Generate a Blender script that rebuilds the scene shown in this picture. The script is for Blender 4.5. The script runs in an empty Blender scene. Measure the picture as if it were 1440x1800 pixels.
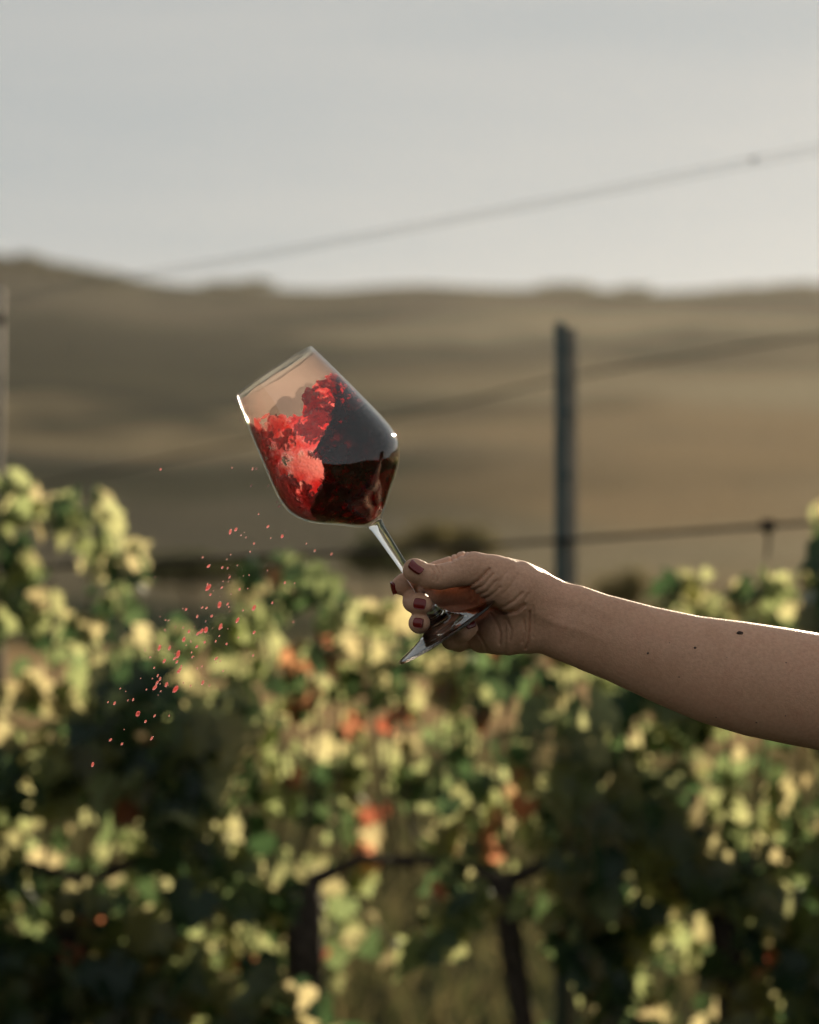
import bpy, bmesh, math, random
import numpy as np
from mathutils import Vector, Matrix, Euler

random.seed(7)
rng = np.random.default_rng(11)
scene = bpy.context.scene
COL = scene.collection

# ------------------------------------------------------------------ camera
FPX, SUBJ, EYE = 3600.0, 1.44, 1.5          # focal length in photo pixels, subject distance, eye height
cam_d = bpy.data.cameras.new('camera')
cam = bpy.data.objects.new('camera', cam_d)
COL.objects.link(cam)
cam.location = (0, 0, EYE)
cam.rotation_euler = (math.radians(90), 0, 0)
cam_d.sensor_fit = 'VERTICAL'
cam_d.sensor_height = 30.0
cam_d.sensor_width = 24.0
cam_d.lens = 60.0
cam_d.clip_start = 0.05
cam_d.clip_end = 6000
cam_d.dof.use_dof = True
cam_d.dof.focus_distance = SUBJ
cam_d.dof.aperture_fstop = 3.5
cam_d.dof.aperture_blades = 0
scene.camera = cam

# ------------------------------------------------------------------ sky, sun, exposure
SUN_AZ, SUN_EL = math.radians(18), math.radians(11.5)     # azimuth from +Y towards +X
sun_dir = Vector((math.sin(SUN_AZ) * math.cos(SUN_EL), math.cos(SUN_AZ) * math.cos(SUN_EL), math.sin(SUN_EL)))
world = bpy.data.worlds.new('World')
scene.world = world
world.use_nodes = True
wn, wl = world.node_tree.nodes, world.node_tree.links
wn.clear()
sky = wn.new('ShaderNodeTexSky')
sky.sky_type = 'NISHITA'
sky.sun_disc = False
sky.sun_elevation = SUN_EL
sky.sun_rotation = SUN_AZ
sky.altitude = 200
sky.air_density = 1.0
sky.dust_density = 0.3
sky.ozone_density = 2.0
hsv = wn.new('ShaderNodeHueSaturation')
hsv.inputs['Saturation'].default_value = 0.30
veil = wn.new('ShaderNodeMix')                 # a thin even veil of high cloud over the clear sky
veil.data_type = 'RGBA'
veil.inputs[0].default_value = 0.90
wtc = wn.new('ShaderNodeTexCoord')
wmap = wn.new('ShaderNodeMapping')
wmap.inputs['Scale'].default_value = (2.2, 2.2, 16.0)
wmap.inputs['Rotation'].default_value = (0.0, math.radians(4), 0.0)
cir = wn.new('ShaderNodeTexNoise')
cir.inputs['Scale'].default_value = 1.6
cir.inputs['Detail'].default_value = 5
cir.inputs['Distortion'].default_value = 0.4
crr = wn.new('ShaderNodeValToRGB')
crr.color_ramp.elements[0].position = 0.35
crr.color_ramp.elements[0].color = (0.405, 0.447, 0.462, 1)
crr.color_ramp.elements[1].position = 0.70
crr.color_ramp.elements[1].color = (0.475, 0.495, 0.49, 1)
cmul = wn.new('ShaderNodeVectorMath')
cmul.operation = 'SCALE'
cmul.inputs['Scale'].default_value = 9.6
wl.new(wtc.outputs['Generated'], wmap.inputs['Vector'])
wl.new(wmap.outputs[0], cir.inputs['Vector'])
wl.new(cir.outputs['Fac'], crr.inputs[0])
wl.new(crr.outputs[0], cmul.inputs[0])
wl.new(cmul.outputs[0], veil.inputs[7])
bg = wn.new('ShaderNodeBackground')
bg.inputs['Strength'].default_value = 0.053
wo = wn.new('ShaderNodeOutputWorld')
wl.new(sky.outputs[0], hsv.inputs['Color'])
wl.new(hsv.outputs[0], veil.inputs[6])
wl.new(veil.outputs[2], bg.inputs['Color'])
wl.new(bg.outputs[0], wo.inputs['Surface'])

sun_l = bpy.data.lights.new('sun', 'SUN')
sun_l.energy = 5.0
sun_l.angle = math.radians(0.6)
sun_l.color = (1.0, 0.82, 0.58)
sun = bpy.data.objects.new('sun', sun_l)
COL.objects.link(sun)
sun.rotation_euler = (-sun_dir).to_track_quat('-Z', 'Y').to_euler()

scene.view_settings.view_transform = 'Standard'
scene.view_settings.look = 'None'
scene.view_settings.exposure = 0.9
scene.view_settings.gamma = 1.0
scene.view_settings.use_curve_mapping = False
scene.render.engine = 'CYCLES'
cy = scene.cycles
cy.use_denoising = True
cy.max_bounces = 16
cy.transmission_bounces = 14
cy.transparent_max_bounces = 16
cy.diffuse_bounces = 4
cy.volume_bounces = 1
cy.caustics_reflective = False
cy.caustics_refractive = False
cy.sample_clamp_indirect = 8.0

# ------------------------------------------------------------------ helpers
def P(px, py, y=0.0):
    """photo pixel at y millimetres behind the focus plane -> world point"""
    d = SUBJ + y / 1000.0
    return Vector(((px - 720) / FPX * d, d, EYE - (py - 900) / FPX * d))

def PD(px, py, d):
    return Vector(((px - 720) / FPX * d, d, EYE - (py - 900) / FPX * d))

def tag(o, label=None, cat=None, group=None, kind=None):
    if label: o['label'] = label
    if cat: o['category'] = cat
    if group: o['group'] = group
    if kind: o['kind'] = kind
    return o

def link(name, me, mat=None, parent=None):
    o = bpy.data.objects.new(name, me)
    COL.objects.link(o)
    if mat and me is not None and not me.materials:
        me.materials.append(mat)
    if parent: o.parent = parent
    return o

def mesh(name, verts, faces, smooth=True):
    me = bpy.data.meshes.new(name)
    me.from_pydata([tuple(v) for v in verts], [], [tuple(f) for f in faces])
    if smooth:
        me.polygons.foreach_set('use_smooth', [True] * len(me.polygons))
    me.update()
    return me

def mesh_np(name, V, F, smooth=True):
    """V (n,3), F (m,k) with k = 3 or 4"""
    me = bpy.data.meshes.new(name)
    k = F.shape[1]
    me.vertices.add(len(V)); me.loops.add(F.size); me.polygons.add(len(F))
    me.vertices.foreach_set('co', np.ascontiguousarray(V, np.float32).ravel())
    me.loops.foreach_set('vertex_index', np.ascontiguousarray(F, np.int32).ravel())
    me.polygons.foreach_set('loop_start', np.arange(0, F.size, k, dtype=np.int32))
    me.polygons.foreach_set('loop_total', np.full(len(F), k, np.int32))
    if smooth:
        me.polygons.foreach_set('use_smooth', np.ones(len(F), bool))
    me.update(calc_edges=True)
    me.validate()
    return me

def tube(points, radii, n=8, cap=True):
    pts = [Vector(p) for p in points]
    V, F = [], []
    up = Vector((0.13, 0.27, 0.95)).normalized()
    for i, p in enumerate(pts):
        t = (pts[min(i + 1, len(pts) - 1)] - pts[max(i - 1, 0)]).normalized()
        a = t.cross(up)
        if a.length < 0.05: a = t.cross(Vector((1, 0, 0)))
        a.normalize(); b = t.cross(a)
        for k in range(n):
            w = 2 * math.pi * k / n
            V.append(p + (a * math.cos(w) + b * math.sin(w)) * radii[i])
    for i in range(len(pts) - 1):
        for k in range(n):
            F.append((i * n + k, i * n + (k + 1) % n, (i + 1) * n + (k + 1) % n, (i + 1) * n + k))
    if cap:
        F.append(tuple(reversed(range(n))))
        F.append(tuple((len(pts) - 1) * n + k for k in range(n)))
    return V, F

def lathe(profile, n=96, cap_start=False, cap_end=False):
    """profile: list of (radius, height)"""
    V, F = [], []
    rings = []
    for r, z in profile:
        if r < 1e-7:
            rings.append([len(V)]); V.append((0, 0, z))
        else:
            s = len(V)
            for k in range(n):
                w = 2 * math.pi * k / n
                V.append((r * math.cos(w), r * math.sin(w), z))
            rings.append(list(range(s, s + n)))
    for A, B in zip(rings[:-1], rings[1:]):
        for k in range(n):
            k2 = (k + 1) % n
            if len(A) == 1: F.append((A[0], B[k2], B[k]))
            elif len(B) == 1: F.append((A[k], A[k2], B[0]))
            else: F.append((A[k], A[k2], B[k2], B[k]))
    return V, F

def box(V, F, lo, hi):
    s = len(V)
    for z in (lo[2], hi[2]):
        V += [(lo[0], lo[1], z), (hi[0], lo[1], z), (hi[0], hi[1], z), (lo[0], hi[1], z)]
    F += [(s, s+3, s+2, s+1), (s+4, s+5, s+6, s+7)] + [(s+k, s+(k+1) % 4, s+4+(k+1) % 4, s+4+k) for k in range(4)]

def value_noise(x, y, z, seed):
    r = np.random.default_rng(seed)
    n = 32
    T = r.random((n, n, n), dtype=np.float32) * 2 - 1
    xi, yi, zi = np.floor(x).astype(np.int32), np.floor(y).astype(np.int32), np.floor(z).astype(np.int32)
    xf, yf, zf = x - xi, y - yi, z - zi
    xf, yf, zf = [(f * f * (3 - 2 * f)).astype(np.float32) for f in (xf, yf, zf)]
    xi %= n; yi %= n; zi %= n
    x1, y1, z1 = (xi + 1) % n, (yi + 1) % n, (zi + 1) % n
    c00 = T[xi, yi, zi] * (1 - xf) + T[x1, yi, zi] * xf
    c10 = T[xi, y1, zi] * (1 - xf) + T[x1, y1, zi] * xf
    c01 = T[xi, yi, z1] * (1 - xf) + T[x1, yi, z1] * xf
    c11 = T[xi, y1, z1] * (1 - xf) + T[x1, y1, z1] * xf
    return (c00 * (1 - yf) + c10 * yf) * (1 - zf) + (c01 * (1 - yf) + c11 * yf) * zf

def smin(a, b, k):
    h = np.clip(0.5 + 0.5 * (b - a) / k, 0, 1)
    return b + (a - b) * h - k * h * (1 - h)

def surface_nets(D, ax, ay, az):
    """zero level of D (negative inside) on the grid ax x ay x az -> verts, quads"""
    S = D < 0
    A = S[:-1, :-1, :-1]
    anyv = A.copy(); allv = A.copy()
    for i in (0, 1):
        for j in (0, 1):
            for k in (0, 1):
                B = S[i:S.shape[0]-1+i, j:S.shape[1]-1+j, k:S.shape[2]-1+k]
                anyv |= B; allv &= B
    act = anyv & ~allv
    idx = np.argwhere(act)
    ids = -np.ones(act.shape, np.int32)
    ids[act] = np.arange(len(idx), dtype=np.int32)
    acc = np.zeros((len(idx), 3)); cnt = np.zeros(len(idx))
    corners = [(i, j, k) for i in (0, 1) for j in (0, 1) for k in (0, 1)]
    for a in corners:
        for d in range(3):
            if a[d] == 1: continue
            b = list(a); b[d] = 1
            fa = D[idx[:, 0] + a[0], idx[:, 1] + a[1], idx[:, 2] + a[2]]
            fb = D[idx[:, 0] + b[0], idx[:, 1] + b[1], idx[:, 2] + b[2]]
            m = (fa < 0) != (fb < 0)
            t = np.where(m, fa / np.where(m, fa - fb, 1), 0)
            p = np.tile(np.array(a, float), (len(idx), 1)); p[:, d] += t
            acc += p * m[:, None]; cnt += m
    p = acc / cnt[:, None]
    V = np.empty_like(p)
    for c, axx in enumerate((ax, ay, az)):
        i0 = idx[:, c]
        V[:, c] = axx[i0] * (1 - p[:, c]) + axx[i0 + 1] * p[:, c]
    quads = []
    for d in range(3):
        sl0 = [slice(1, -1)] * 3; sl1 = [slice(1, -1)] * 3
        sl0[d] = slice(0, -1); sl1[d] = slice(1, None)
        X = S[tuple(sl0)] != S[tuple(sl1)]
        e = np.argwhere(X)
        off = np.ones(3, int); off[d] = 0
        e = e + off
        u, v = (d + 1) % 3, (d + 2) % 3
        def cell(du, dv):
            q = e.copy(); q[:, u] -= du; q[:, v] -= dv
            return ids[q[:, 0], q[:, 1], q[:, 2]]
        Q = np.stack([cell(1, 1), cell(0, 1), cell(0, 0), cell(1, 0)], 1)
        inside0 = S[e[:, 0], e[:, 1], e[:, 2]]
        Q[~inside0] = Q[~inside0][:, ::-1]
        quads.append(Q)
    Q = np.concatenate(quads)
    Q = Q[(Q >= 0).all(1)]
    return V, Q

def relax(V, Q, it=2, f=0.5):
    """gentle Laplacian smoothing of a quad mesh"""
    E = np.concatenate([Q[:, [0, 1]], Q[:, [1, 2]], Q[:, [2, 3]], Q[:, [3, 0]]])
    for n in range(it):
        for lam in (f, -f * 1.03):
            acc = np.zeros_like(V); c = np.zeros(len(V))
            np.add.at(acc, E[:, 0], V[E[:, 1]]); np.add.at(c, E[:, 0], 1)
            np.add.at(acc, E[:, 1], V[E[:, 0]]); np.add.at(c, E[:, 1], 1)
            V = V + lam * (acc / np.maximum(c, 1)[:, None] - V)
    return V

# ------------------------------------------------------------------ materials
def new_mat(name):
    m = bpy.data.materials.new(name)
    m.use_nodes = True
    m.node_tree.nodes.clear()
    o = m.node_tree.nodes.new('ShaderNodeOutputMaterial')
    return m, m.node_tree.nodes, m.node_tree.links, o

def node(ns, t, **kw):
    n = ns.new(t)
    for k, v in kw.items():
        if k.startswith('i_'):
            n.inputs[k[2:].replace('_', ' ')].default_value = v
        else:
            setattr(n, k, v)
    return n

def ramp(ns, stops, interp='LINEAR'):
    r = ns.new('ShaderNodeValToRGB')
    r.color_ramp.interpolation = interp
    els = r.color_ramp.elements
    while len(els) < len(stops): els.new(0.5)
    for e, (p, c) in zip(els, stops):
        e.position = p; e.color = (*c, 1)
    return r

def principled(name, color, rough=0.5, metallic=0.0, noise=None, bump=0.0, scale=20, spec=0.5):
    m, ns, ls, out = new_mat(name)
    b = node(ns, 'ShaderNodeBsdfPrincipled')
    b.inputs['Roughness'].default_value = rough
    b.inputs['Metallic'].default_value = metallic
    b.inputs['Specular IOR Level'].default_value = spec
    tc = node(ns, 'ShaderNodeTexCoord')
    nz = node(ns, 'ShaderNodeTexNoise')
    nz.inputs['Scale'].default_value = scale; nz.inputs['Detail'].default_value = 6
    ls.new(tc.outputs['Object'], nz.inputs['Vector'])
    c2 = noise or color
    r = ramp(ns, [(0.3, color), (0.7, c2)])
    ls.new(nz.outputs['Fac'], r.inputs[0]); ls.new(r.outputs[0], b.inputs['Base Color'])
    if bump:
        bp = node(ns, 'ShaderNodeBump'); bp.inputs['Strength'].default_value = bump
        bp.inputs['Distance'].default_value = 0.01
        ls.new(nz.outputs['Fac'], bp.inputs['Height']); ls.new(bp.outputs[0], b.inputs['Normal'])
    ls.new(b.outputs[0], out.inputs['Surface'])
    return m

def leaf_material(name, stops, trans, per_island=False, transl=0.68, gloss=0.07):
    m, ns, ls, out = new_mat(name)
    if per_island:
        g = node(ns, 'ShaderNodeNewGeometry'); rnd = g.outputs['Random Per Island']
    else:
        g = node(ns, 'ShaderNodeObjectInfo'); rnd = g.outputs['Random']
    r = ramp(ns, stops); ls.new(rnd, r.inputs[0])
    tc = node(ns, 'ShaderNodeTexCoord')
    nz = node(ns, 'ShaderNodeTexNoise'); nz.inputs['Scale'].default_value = 9 if per_island else 3.0
    nz.inputs['Detail'].default_value = 4
    ls.new(tc.outputs['Object'], nz.inputs['Vector'])
    mx = node(ns, 'ShaderNodeMix', data_type='RGBA', blend_type='MULTIPLY')
    mx.inputs[0].default_value = 0.5
    r2 = ramp(ns, [(0.3, (0.55, 0.5, 0.4)), (0.65, (1, 1, 1))])
    ls.new(nz.outputs['Fac'], r2.inputs[0])
    ls.new(r.outputs[0], mx.inputs[6]); ls.new(r2.outputs[0], mx.inputs[7])
    di = node(ns, 'ShaderNodeBsdfDiffuse'); ls.new(mx.outputs[2], di.inputs['Color'])
    tr = node(ns, 'ShaderNodeBsdfTranslucent')
    rt = ramp(ns, trans); ls.new(rnd, rt.inputs[0])
    tint = node(ns, 'ShaderNodeMix', data_type='RGBA', blend_type='MULTIPLY')
    tint.inputs[0].default_value = 0.5
    ls.new(rt.outputs[0], tint.inputs[6]); ls.new(r2.outputs[0], tint.inputs[7]); ls.new(tint.outputs[2], tr.inputs['Color'])
    a = node(ns, 'ShaderNodeMixShader'); a.inputs[0].default_value = transl
    ls.new(di.outputs[0], a.inputs[1]); ls.new(tr.outputs[0], a.inputs[2])
    gl = node(ns, 'ShaderNodeBsdfGlossy'); gl.inputs['Roughness'].default_value = 0.38
    gl.inputs['Color'].default_value = (0.8, 0.85, 0.8, 1)
    b = node(ns, 'ShaderNodeMixShader')
    lw = node(ns, 'ShaderNodeLayerWeight'); lw.inputs['Blend'].default_value = 0.25
    mu = node(ns, 'ShaderNodeMath', operation='MULTIPLY'); mu.inputs[1].default_value = gloss * 2
    ad = node(ns, 'ShaderNodeMath', operation='ADD'); ad.inputs[1].default_value = gloss * 0.3
    ls.new(lw.outputs['Fresnel'], mu.inputs[0]); ls.new(mu.outputs[0], ad.inputs[0]); ls.new(ad.outputs[0], b.inputs[0])
    ls.new(a.outputs[0], b.inputs[1]); ls.new(gl.outputs[0], b.inputs[2])
    ls.new(b.outputs[0], out.inputs['Surface'])
    return m

VINE_STOPS = [(0.0, (0.012, 0.038, 0.020)), (0.35, (0.018, 0.045, 0.021)), (0.65, (0.030, 0.052, 0.022)), (0.85, (0.05, 0.056, 0.024)), (1.0, (0.07, 0.06, 0.028))]
VINE_TRANS = [(0.0, (0.04, 0.085, 0.035)), (0.32, (0.12, 0.19, 0.08)), (0.46, (0.36, 0.43, 0.19)), (0.75, (0.50, 0.52, 0.26)), (1.0, (0.62, 0.53, 0.30))]
M_leaf = leaf_material('vine_leaf', VINE_STOPS, VINE_TRANS)
M_leaf_isl = leaf_material('vine_leaf_mass', VINE_STOPS, VINE_TRANS, per_island=True)
M_autumn = leaf_material('autumn_vine_leaf', [(0.0, (0.18, 0.085, 0.035)), (0.5, (0.19, 0.05, 0.028)), (1.0, (0.19, 0.12, 0.05))], [(0, (0.60, 0.30, 0.15)), (0.5, (0.62, 0.16, 0.10)), (1.0, (0.62, 0.40, 0.22))])
M_bush = leaf_material('bush_leaf', [(0, (0.03, 0.05, 0.02)), (1, (0.07, 0.08, 0.03))], [(0, (0.06, 0.08, 0.03)), (1, (0.14, 0.14, 0.06))], per_island=True, transl=0.35, gloss=0.0)
M_bushy = leaf_material('dry_bush_leaf', [(0, (0.10, 0.10, 0.04)), (1, (0.17, 0.15, 0.06))], [(0, (0.14, 0.13, 0.06)), (1, (0.26, 0.22, 0.11))], per_island=True, transl=0.4, gloss=0.0)
M_bark = principled('vine_bark', (0.035, 0.028, 0.022), 0.95, noise=(0.085, 0.065, 0.05), bump=1.0, scale=60, spec=0.2)
M_cane = principled('vine_cane', (0.10, 0.075, 0.035), 0.7, noise=(0.16, 0.11, 0.05), scale=40)
M_steel = principled('weathered_steel', (0.045, 0.075, 0.075), 0.6, 0.1, noise=(0.08, 0.11, 0.105), scale=30, bump=0.15)
M_wood_sunlit_lip = principled('pale_wood_sunlit_lip', (0.22, 0.19, 0.15), 0.85, noise=(0.33, 0.28, 0.22), scale=25, bump=0.4)
M_wire = principled('galvanised_wire', (0.12, 0.115, 0.105), 0.5, 0.6, noise=(0.2, 0.19, 0.17), scale=60)
M_hose = principled('black_hose', (0.02, 0.018, 0.016), 0.85, noise=(0.035, 0.03, 0.026), scale=60, spec=0.1)
M_polish = principled('red_nail_polish', (0.16, 0.009, 0.008), 0.22, noise=(0.21, 0.012, 0.010), scale=80)
M_polish.node_tree.nodes['Principled BSDF'].inputs['Coat Weight'].default_value = 0.15
M_polish.node_tree.nodes['Principled BSDF'].inputs['Coat Roughness'].default_value = 0.05
M_cloth = principled('dark_cotton', (0.05, 0.05, 0.06), 0.9, noise=(0.07, 0.07, 0.08), scale=200)
M_denim = principled('blue_denim', (0.04, 0.06, 0.11), 0.9, noise=(0.07, 0.09, 0.15), scale=300)
M_hair = principled('brown_hair', (0.03, 0.018, 0.01), 0.5, noise=(0.07, 0.04, 0.02), scale=120)
M_eye = principled('eye_white', (0.6, 0.58, 0.55), 0.2, noise=(0.1, 0.06, 0.04), scale=60)
M_fuzz = leaf_material('fine_hair', [(0, (0.25, 0.17, 0.1)), (1, (0.4, 0.3, 0.2))], [(0, (0.5, 0.38, 0.25)), (1, (0.7, 0.55, 0.4))], per_island=True, transl=0.5)
M_mole = principled('mole_skin', (0.030, 0.016, 0.011), 0.7, noise=(0.06, 0.03, 0.02), scale=900)
M_grass = leaf_material('dry_grass', [(0, (0.03, 0.045, 0.018)), (0.5, (0.05, 0.055, 0.024)), (1, (0.085, 0.07, 0.036))], [(0, (0.08, 0.10, 0.04)), (1, (0.22, 0.18, 0.09))], per_island=True, transl=0.4, gloss=0.0)

def skin_material():
    m, ns, ls, out = new_mat('skin')
    b = node(ns, 'ShaderNodeBsdfPrincipled')
    tc = node(ns, 'ShaderNodeTexCoord')
    n1 = node(ns, 'ShaderNodeTexNoise'); n1.inputs['Scale'].default_value = 34; n1.inputs['Detail'].default_value = 9; n1.inputs['Roughness'].default_value = 0.62
    n2 = node(ns, 'ShaderNodeTexNoise'); n2.inputs['Scale'].default_value = 420; n2.inputs['Detail'].default_value = 3
    vo = node(ns, 'ShaderNodeTexVoronoi'); vo.inputs['Scale'].default_value = 900
    for n in (n1, n2, vo): ls.new(tc.outputs['Object'], n.inputs['Vector'])
    r = ramp(ns, [(0.25, (0.60, 0.325, 0.205)), (0.5, (0.68, 0.385, 0.25)), (0.75, (0.66, 0.345, 0.225))])
    ls.new(n1.outputs['Fac'], r.inputs[0])
    r2 = ramp(ns, [(0.3, (0.84, 0.81, 0.80)), (0.7, (1, 1, 1))]); ls.new(n2.outputs['Fac'], r2.inputs[0])
    mx = node(ns, 'ShaderNodeMix', data_type='RGBA', blend_type='MULTIPLY'); mx.inputs[0].default_value = 1.0
    ls.new(r.outputs[0], mx.inputs[6]); ls.new(r2.outputs[0], mx.inputs[7]); ls.new(mx.outputs[2], b.inputs['Base Color'])
    b.inputs['Roughness'].default_value = 0.48
    b.inputs['Specular IOR Level'].default_value = 0.3
    b.inputs['Subsurface Weight'].default_value = 0.14
    b.inputs['Subsurface Radius'].default_value = (1.0, 0.35, 0.2)
    b.inputs['Subsurface Scale'].default_value = 0.004
    b.inputs['Sheen Weight'].default_value = 0.0
    ad = node(ns, 'ShaderNodeMath', operation='ADD')
    ls.new(n2.outputs['Fac'], ad.inputs[0]); ls.new(vo.outputs['Distance'], ad.inputs[1])
    bp = node(ns, 'ShaderNodeBump'); bp.inputs['Strength'].default_value = 0.3; bp.inputs['Distance'].default_value = 0.0006
    ls.new(ad.outputs[0], bp.inputs['Height']); ls.new(bp.outputs[0], b.inputs['Normal'])
    ls.new(b.outputs[0], out.inputs['Surface'])
    return m
M_skin = skin_material()

def abs_fresnel(ns, ls, f0=0.04):
    """Schlick reflectance of a thin sheet, the same from both sides"""
    g = node(ns, 'ShaderNodeNewGeometry')
    d = node(ns, 'ShaderNodeVectorMath', operation='DOT_PRODUCT')
    ls.new(g.outputs['Incoming'], d.inputs[0]); ls.new(g.outputs['Normal'], d.inputs[1])
    a = node(ns, 'ShaderNodeMath', operation='ABSOLUTE'); ls.new(d.outputs['Value'], a.inputs[0])
    s = node(ns, 'ShaderNodeMath', operation='SUBTRACT'); s.inputs[0].default_value = 1.0; ls.new(a.outputs[0], s.inputs[1])
    p = node(ns, 'ShaderNodeMath', operation='POWER'); p.inputs[1].default_value = 5.0; ls.new(s.outputs[0], p.inputs[0])
    m = node(ns, 'ShaderNodeMath', operation='MULTIPLY_ADD'); m.inputs[1].default_value = 1 - f0; m.inputs[2].default_value = f0
    ls.new(p.outputs[0], m.inputs[0])
    return m.outputs[0]

def thin_glass():
    m, ns, ls, out = new_mat('thin_glass')
    t = node(ns, 'ShaderNodeBsdfTransparent'); t.inputs['Color'].default_value = (0.985, 0.99, 0.985, 1)
    g = node(ns, 'ShaderNodeBsdfGlossy'); g.inputs['Roughness'].default_value = 0.01
    x = node(ns, 'ShaderNodeMixShader')
    ls.new(abs_fresnel(ns, ls), x.inputs[0]); ls.new(t.outputs[0], x.inputs[1]); ls.new(g.outputs[0], x.inputs[2])
    ls.new(x.outputs[0], out.inputs['Surface'])
    return m
M_thin = thin_glass()

def solid_glass():
    m, ns, ls, out = new_mat('solid_glass')
    b = node(ns, 'ShaderNodeBsdfGlass'); b.inputs['IOR'].default_value = 1.5; b.inputs['Roughness'].default_value = 0.012
    b.inputs['Color'].default_value = (0.98, 0.985, 0.98, 1)
    ls.new(b.outputs[0], out.inputs['Surface'])
    return m
M_glass = solid_glass()

def wine_material(name, froth, density, bump=0.0):
    m, ns, ls, out = new_mat(name)
    g = node(ns, 'ShaderNodeBsdfGlass'); g.inputs['IOR'].default_value = 1.34; g.inputs['Roughness'].default_value = 0.03
    t = node(ns, 'ShaderNodeBsdfTranslucent'); t.inputs['Color'].default_value = (1.0, 0.55, 0.50, 1)
    x = node(ns, 'ShaderNodeMixShader'); x.inputs[0].default_value = froth
    ls.new(g.outputs[0], x.inputs[1]); ls.new(t.outputs[0], x.inputs[2])
    ls.new(x.outputs[0], out.inputs['Surface'])
    if bump:                                       # fine bubbles
        tc = node(ns, 'ShaderNodeTexCoord')
        vo = node(ns, 'ShaderNodeTexVoronoi'); vo.inputs['Scale'].default_value = 480; vo.feature = 'SMOOTH_F1'
        nz = node(ns, 'ShaderNodeTexNoise'); nz.inputs['Scale'].default_value = 260; nz.inputs['Detail'].default_value = 4
        ls.new(tc.outputs['Object'], vo.inputs['Vector']); ls.new(tc.outputs['Object'], nz.inputs['Vector'])
        ad = node(ns, 'ShaderNodeMath', operation='ADD'); ls.new(vo.outputs['Distance'], ad.inputs[0]); ls.new(nz.outputs['Fac'], ad.inputs[1])
        bp = node(ns, 'ShaderNodeBump'); bp.inputs['Strength'].default_value = bump; bp.inputs['Distance'].default_value = 0.0016
        ls.new(ad.outputs[0], bp.inputs['Height'])
        ls.new(bp.outputs[0], g.inputs['Normal']); ls.new(bp.outputs[0], t.inputs['Normal'])
    v = node(ns, 'ShaderNodeVolumeAbsorption'); v.inputs['Color'].default_value = (0.92, 0.12, 0.16, 1)
    v.inputs['Density'].default_value = density
    ls.new(v.outputs[0], out.inputs['Volume'])
    return m
M_wine = wine_material('red_wine', 0.02, 480)
M_froth = wine_material('wine_froth', 0.48, 720, 0.55)
M_drop = wine_material('wine_drop', 0.24, 620)

def film_material():
    m, ns, ls, out = new_mat('wine_film')
    tr = node(ns, 'ShaderNodeBsdfTransparent'); tr.inputs['Color'].default_value = (0.98, 0.87, 0.83, 1)
    tl = node(ns, 'ShaderNodeBsdfTranslucent')
    tc = node(ns, 'ShaderNodeTexCoord')
    nz = node(ns, 'ShaderNodeTexNoise'); nz.inputs['Scale'].default_value = 45; nz.inputs['Detail'].default_value = 5
    ls.new(tc.outputs['Object'], nz.inputs['Vector'])
    r = ramp(ns, [(0.3, (0.62, 0.48, 0.43)), (0.7, (0.76, 0.60, 0.54))]); ls.new(nz.outputs['Fac'], r.inputs[0])
    ls.new(r.outputs[0], tl.inputs['Color'])
    x = node(ns, 'ShaderNodeMixShader'); x.inputs[0].default_value = 0.18
    ls.new(tr.outputs[0], x.inputs[1]); ls.new(tl.outputs[0], x.inputs[2])
    ls.new(x.outputs[0], out.inputs['Surface'])
    return m
M_film = film_material()
def rim_highlight_material():  # pale translucent mix that puts a highlight into the rim
    m, ns, ls, out = new_mat('rim_highlight')
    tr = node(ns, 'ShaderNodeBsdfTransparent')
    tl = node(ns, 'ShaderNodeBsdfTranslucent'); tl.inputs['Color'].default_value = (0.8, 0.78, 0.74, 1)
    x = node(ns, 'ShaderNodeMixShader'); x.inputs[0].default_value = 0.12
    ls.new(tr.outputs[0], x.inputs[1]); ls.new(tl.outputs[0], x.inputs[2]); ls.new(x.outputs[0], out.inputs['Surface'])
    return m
M_rim_highlight = rim_highlight_material()

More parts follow.
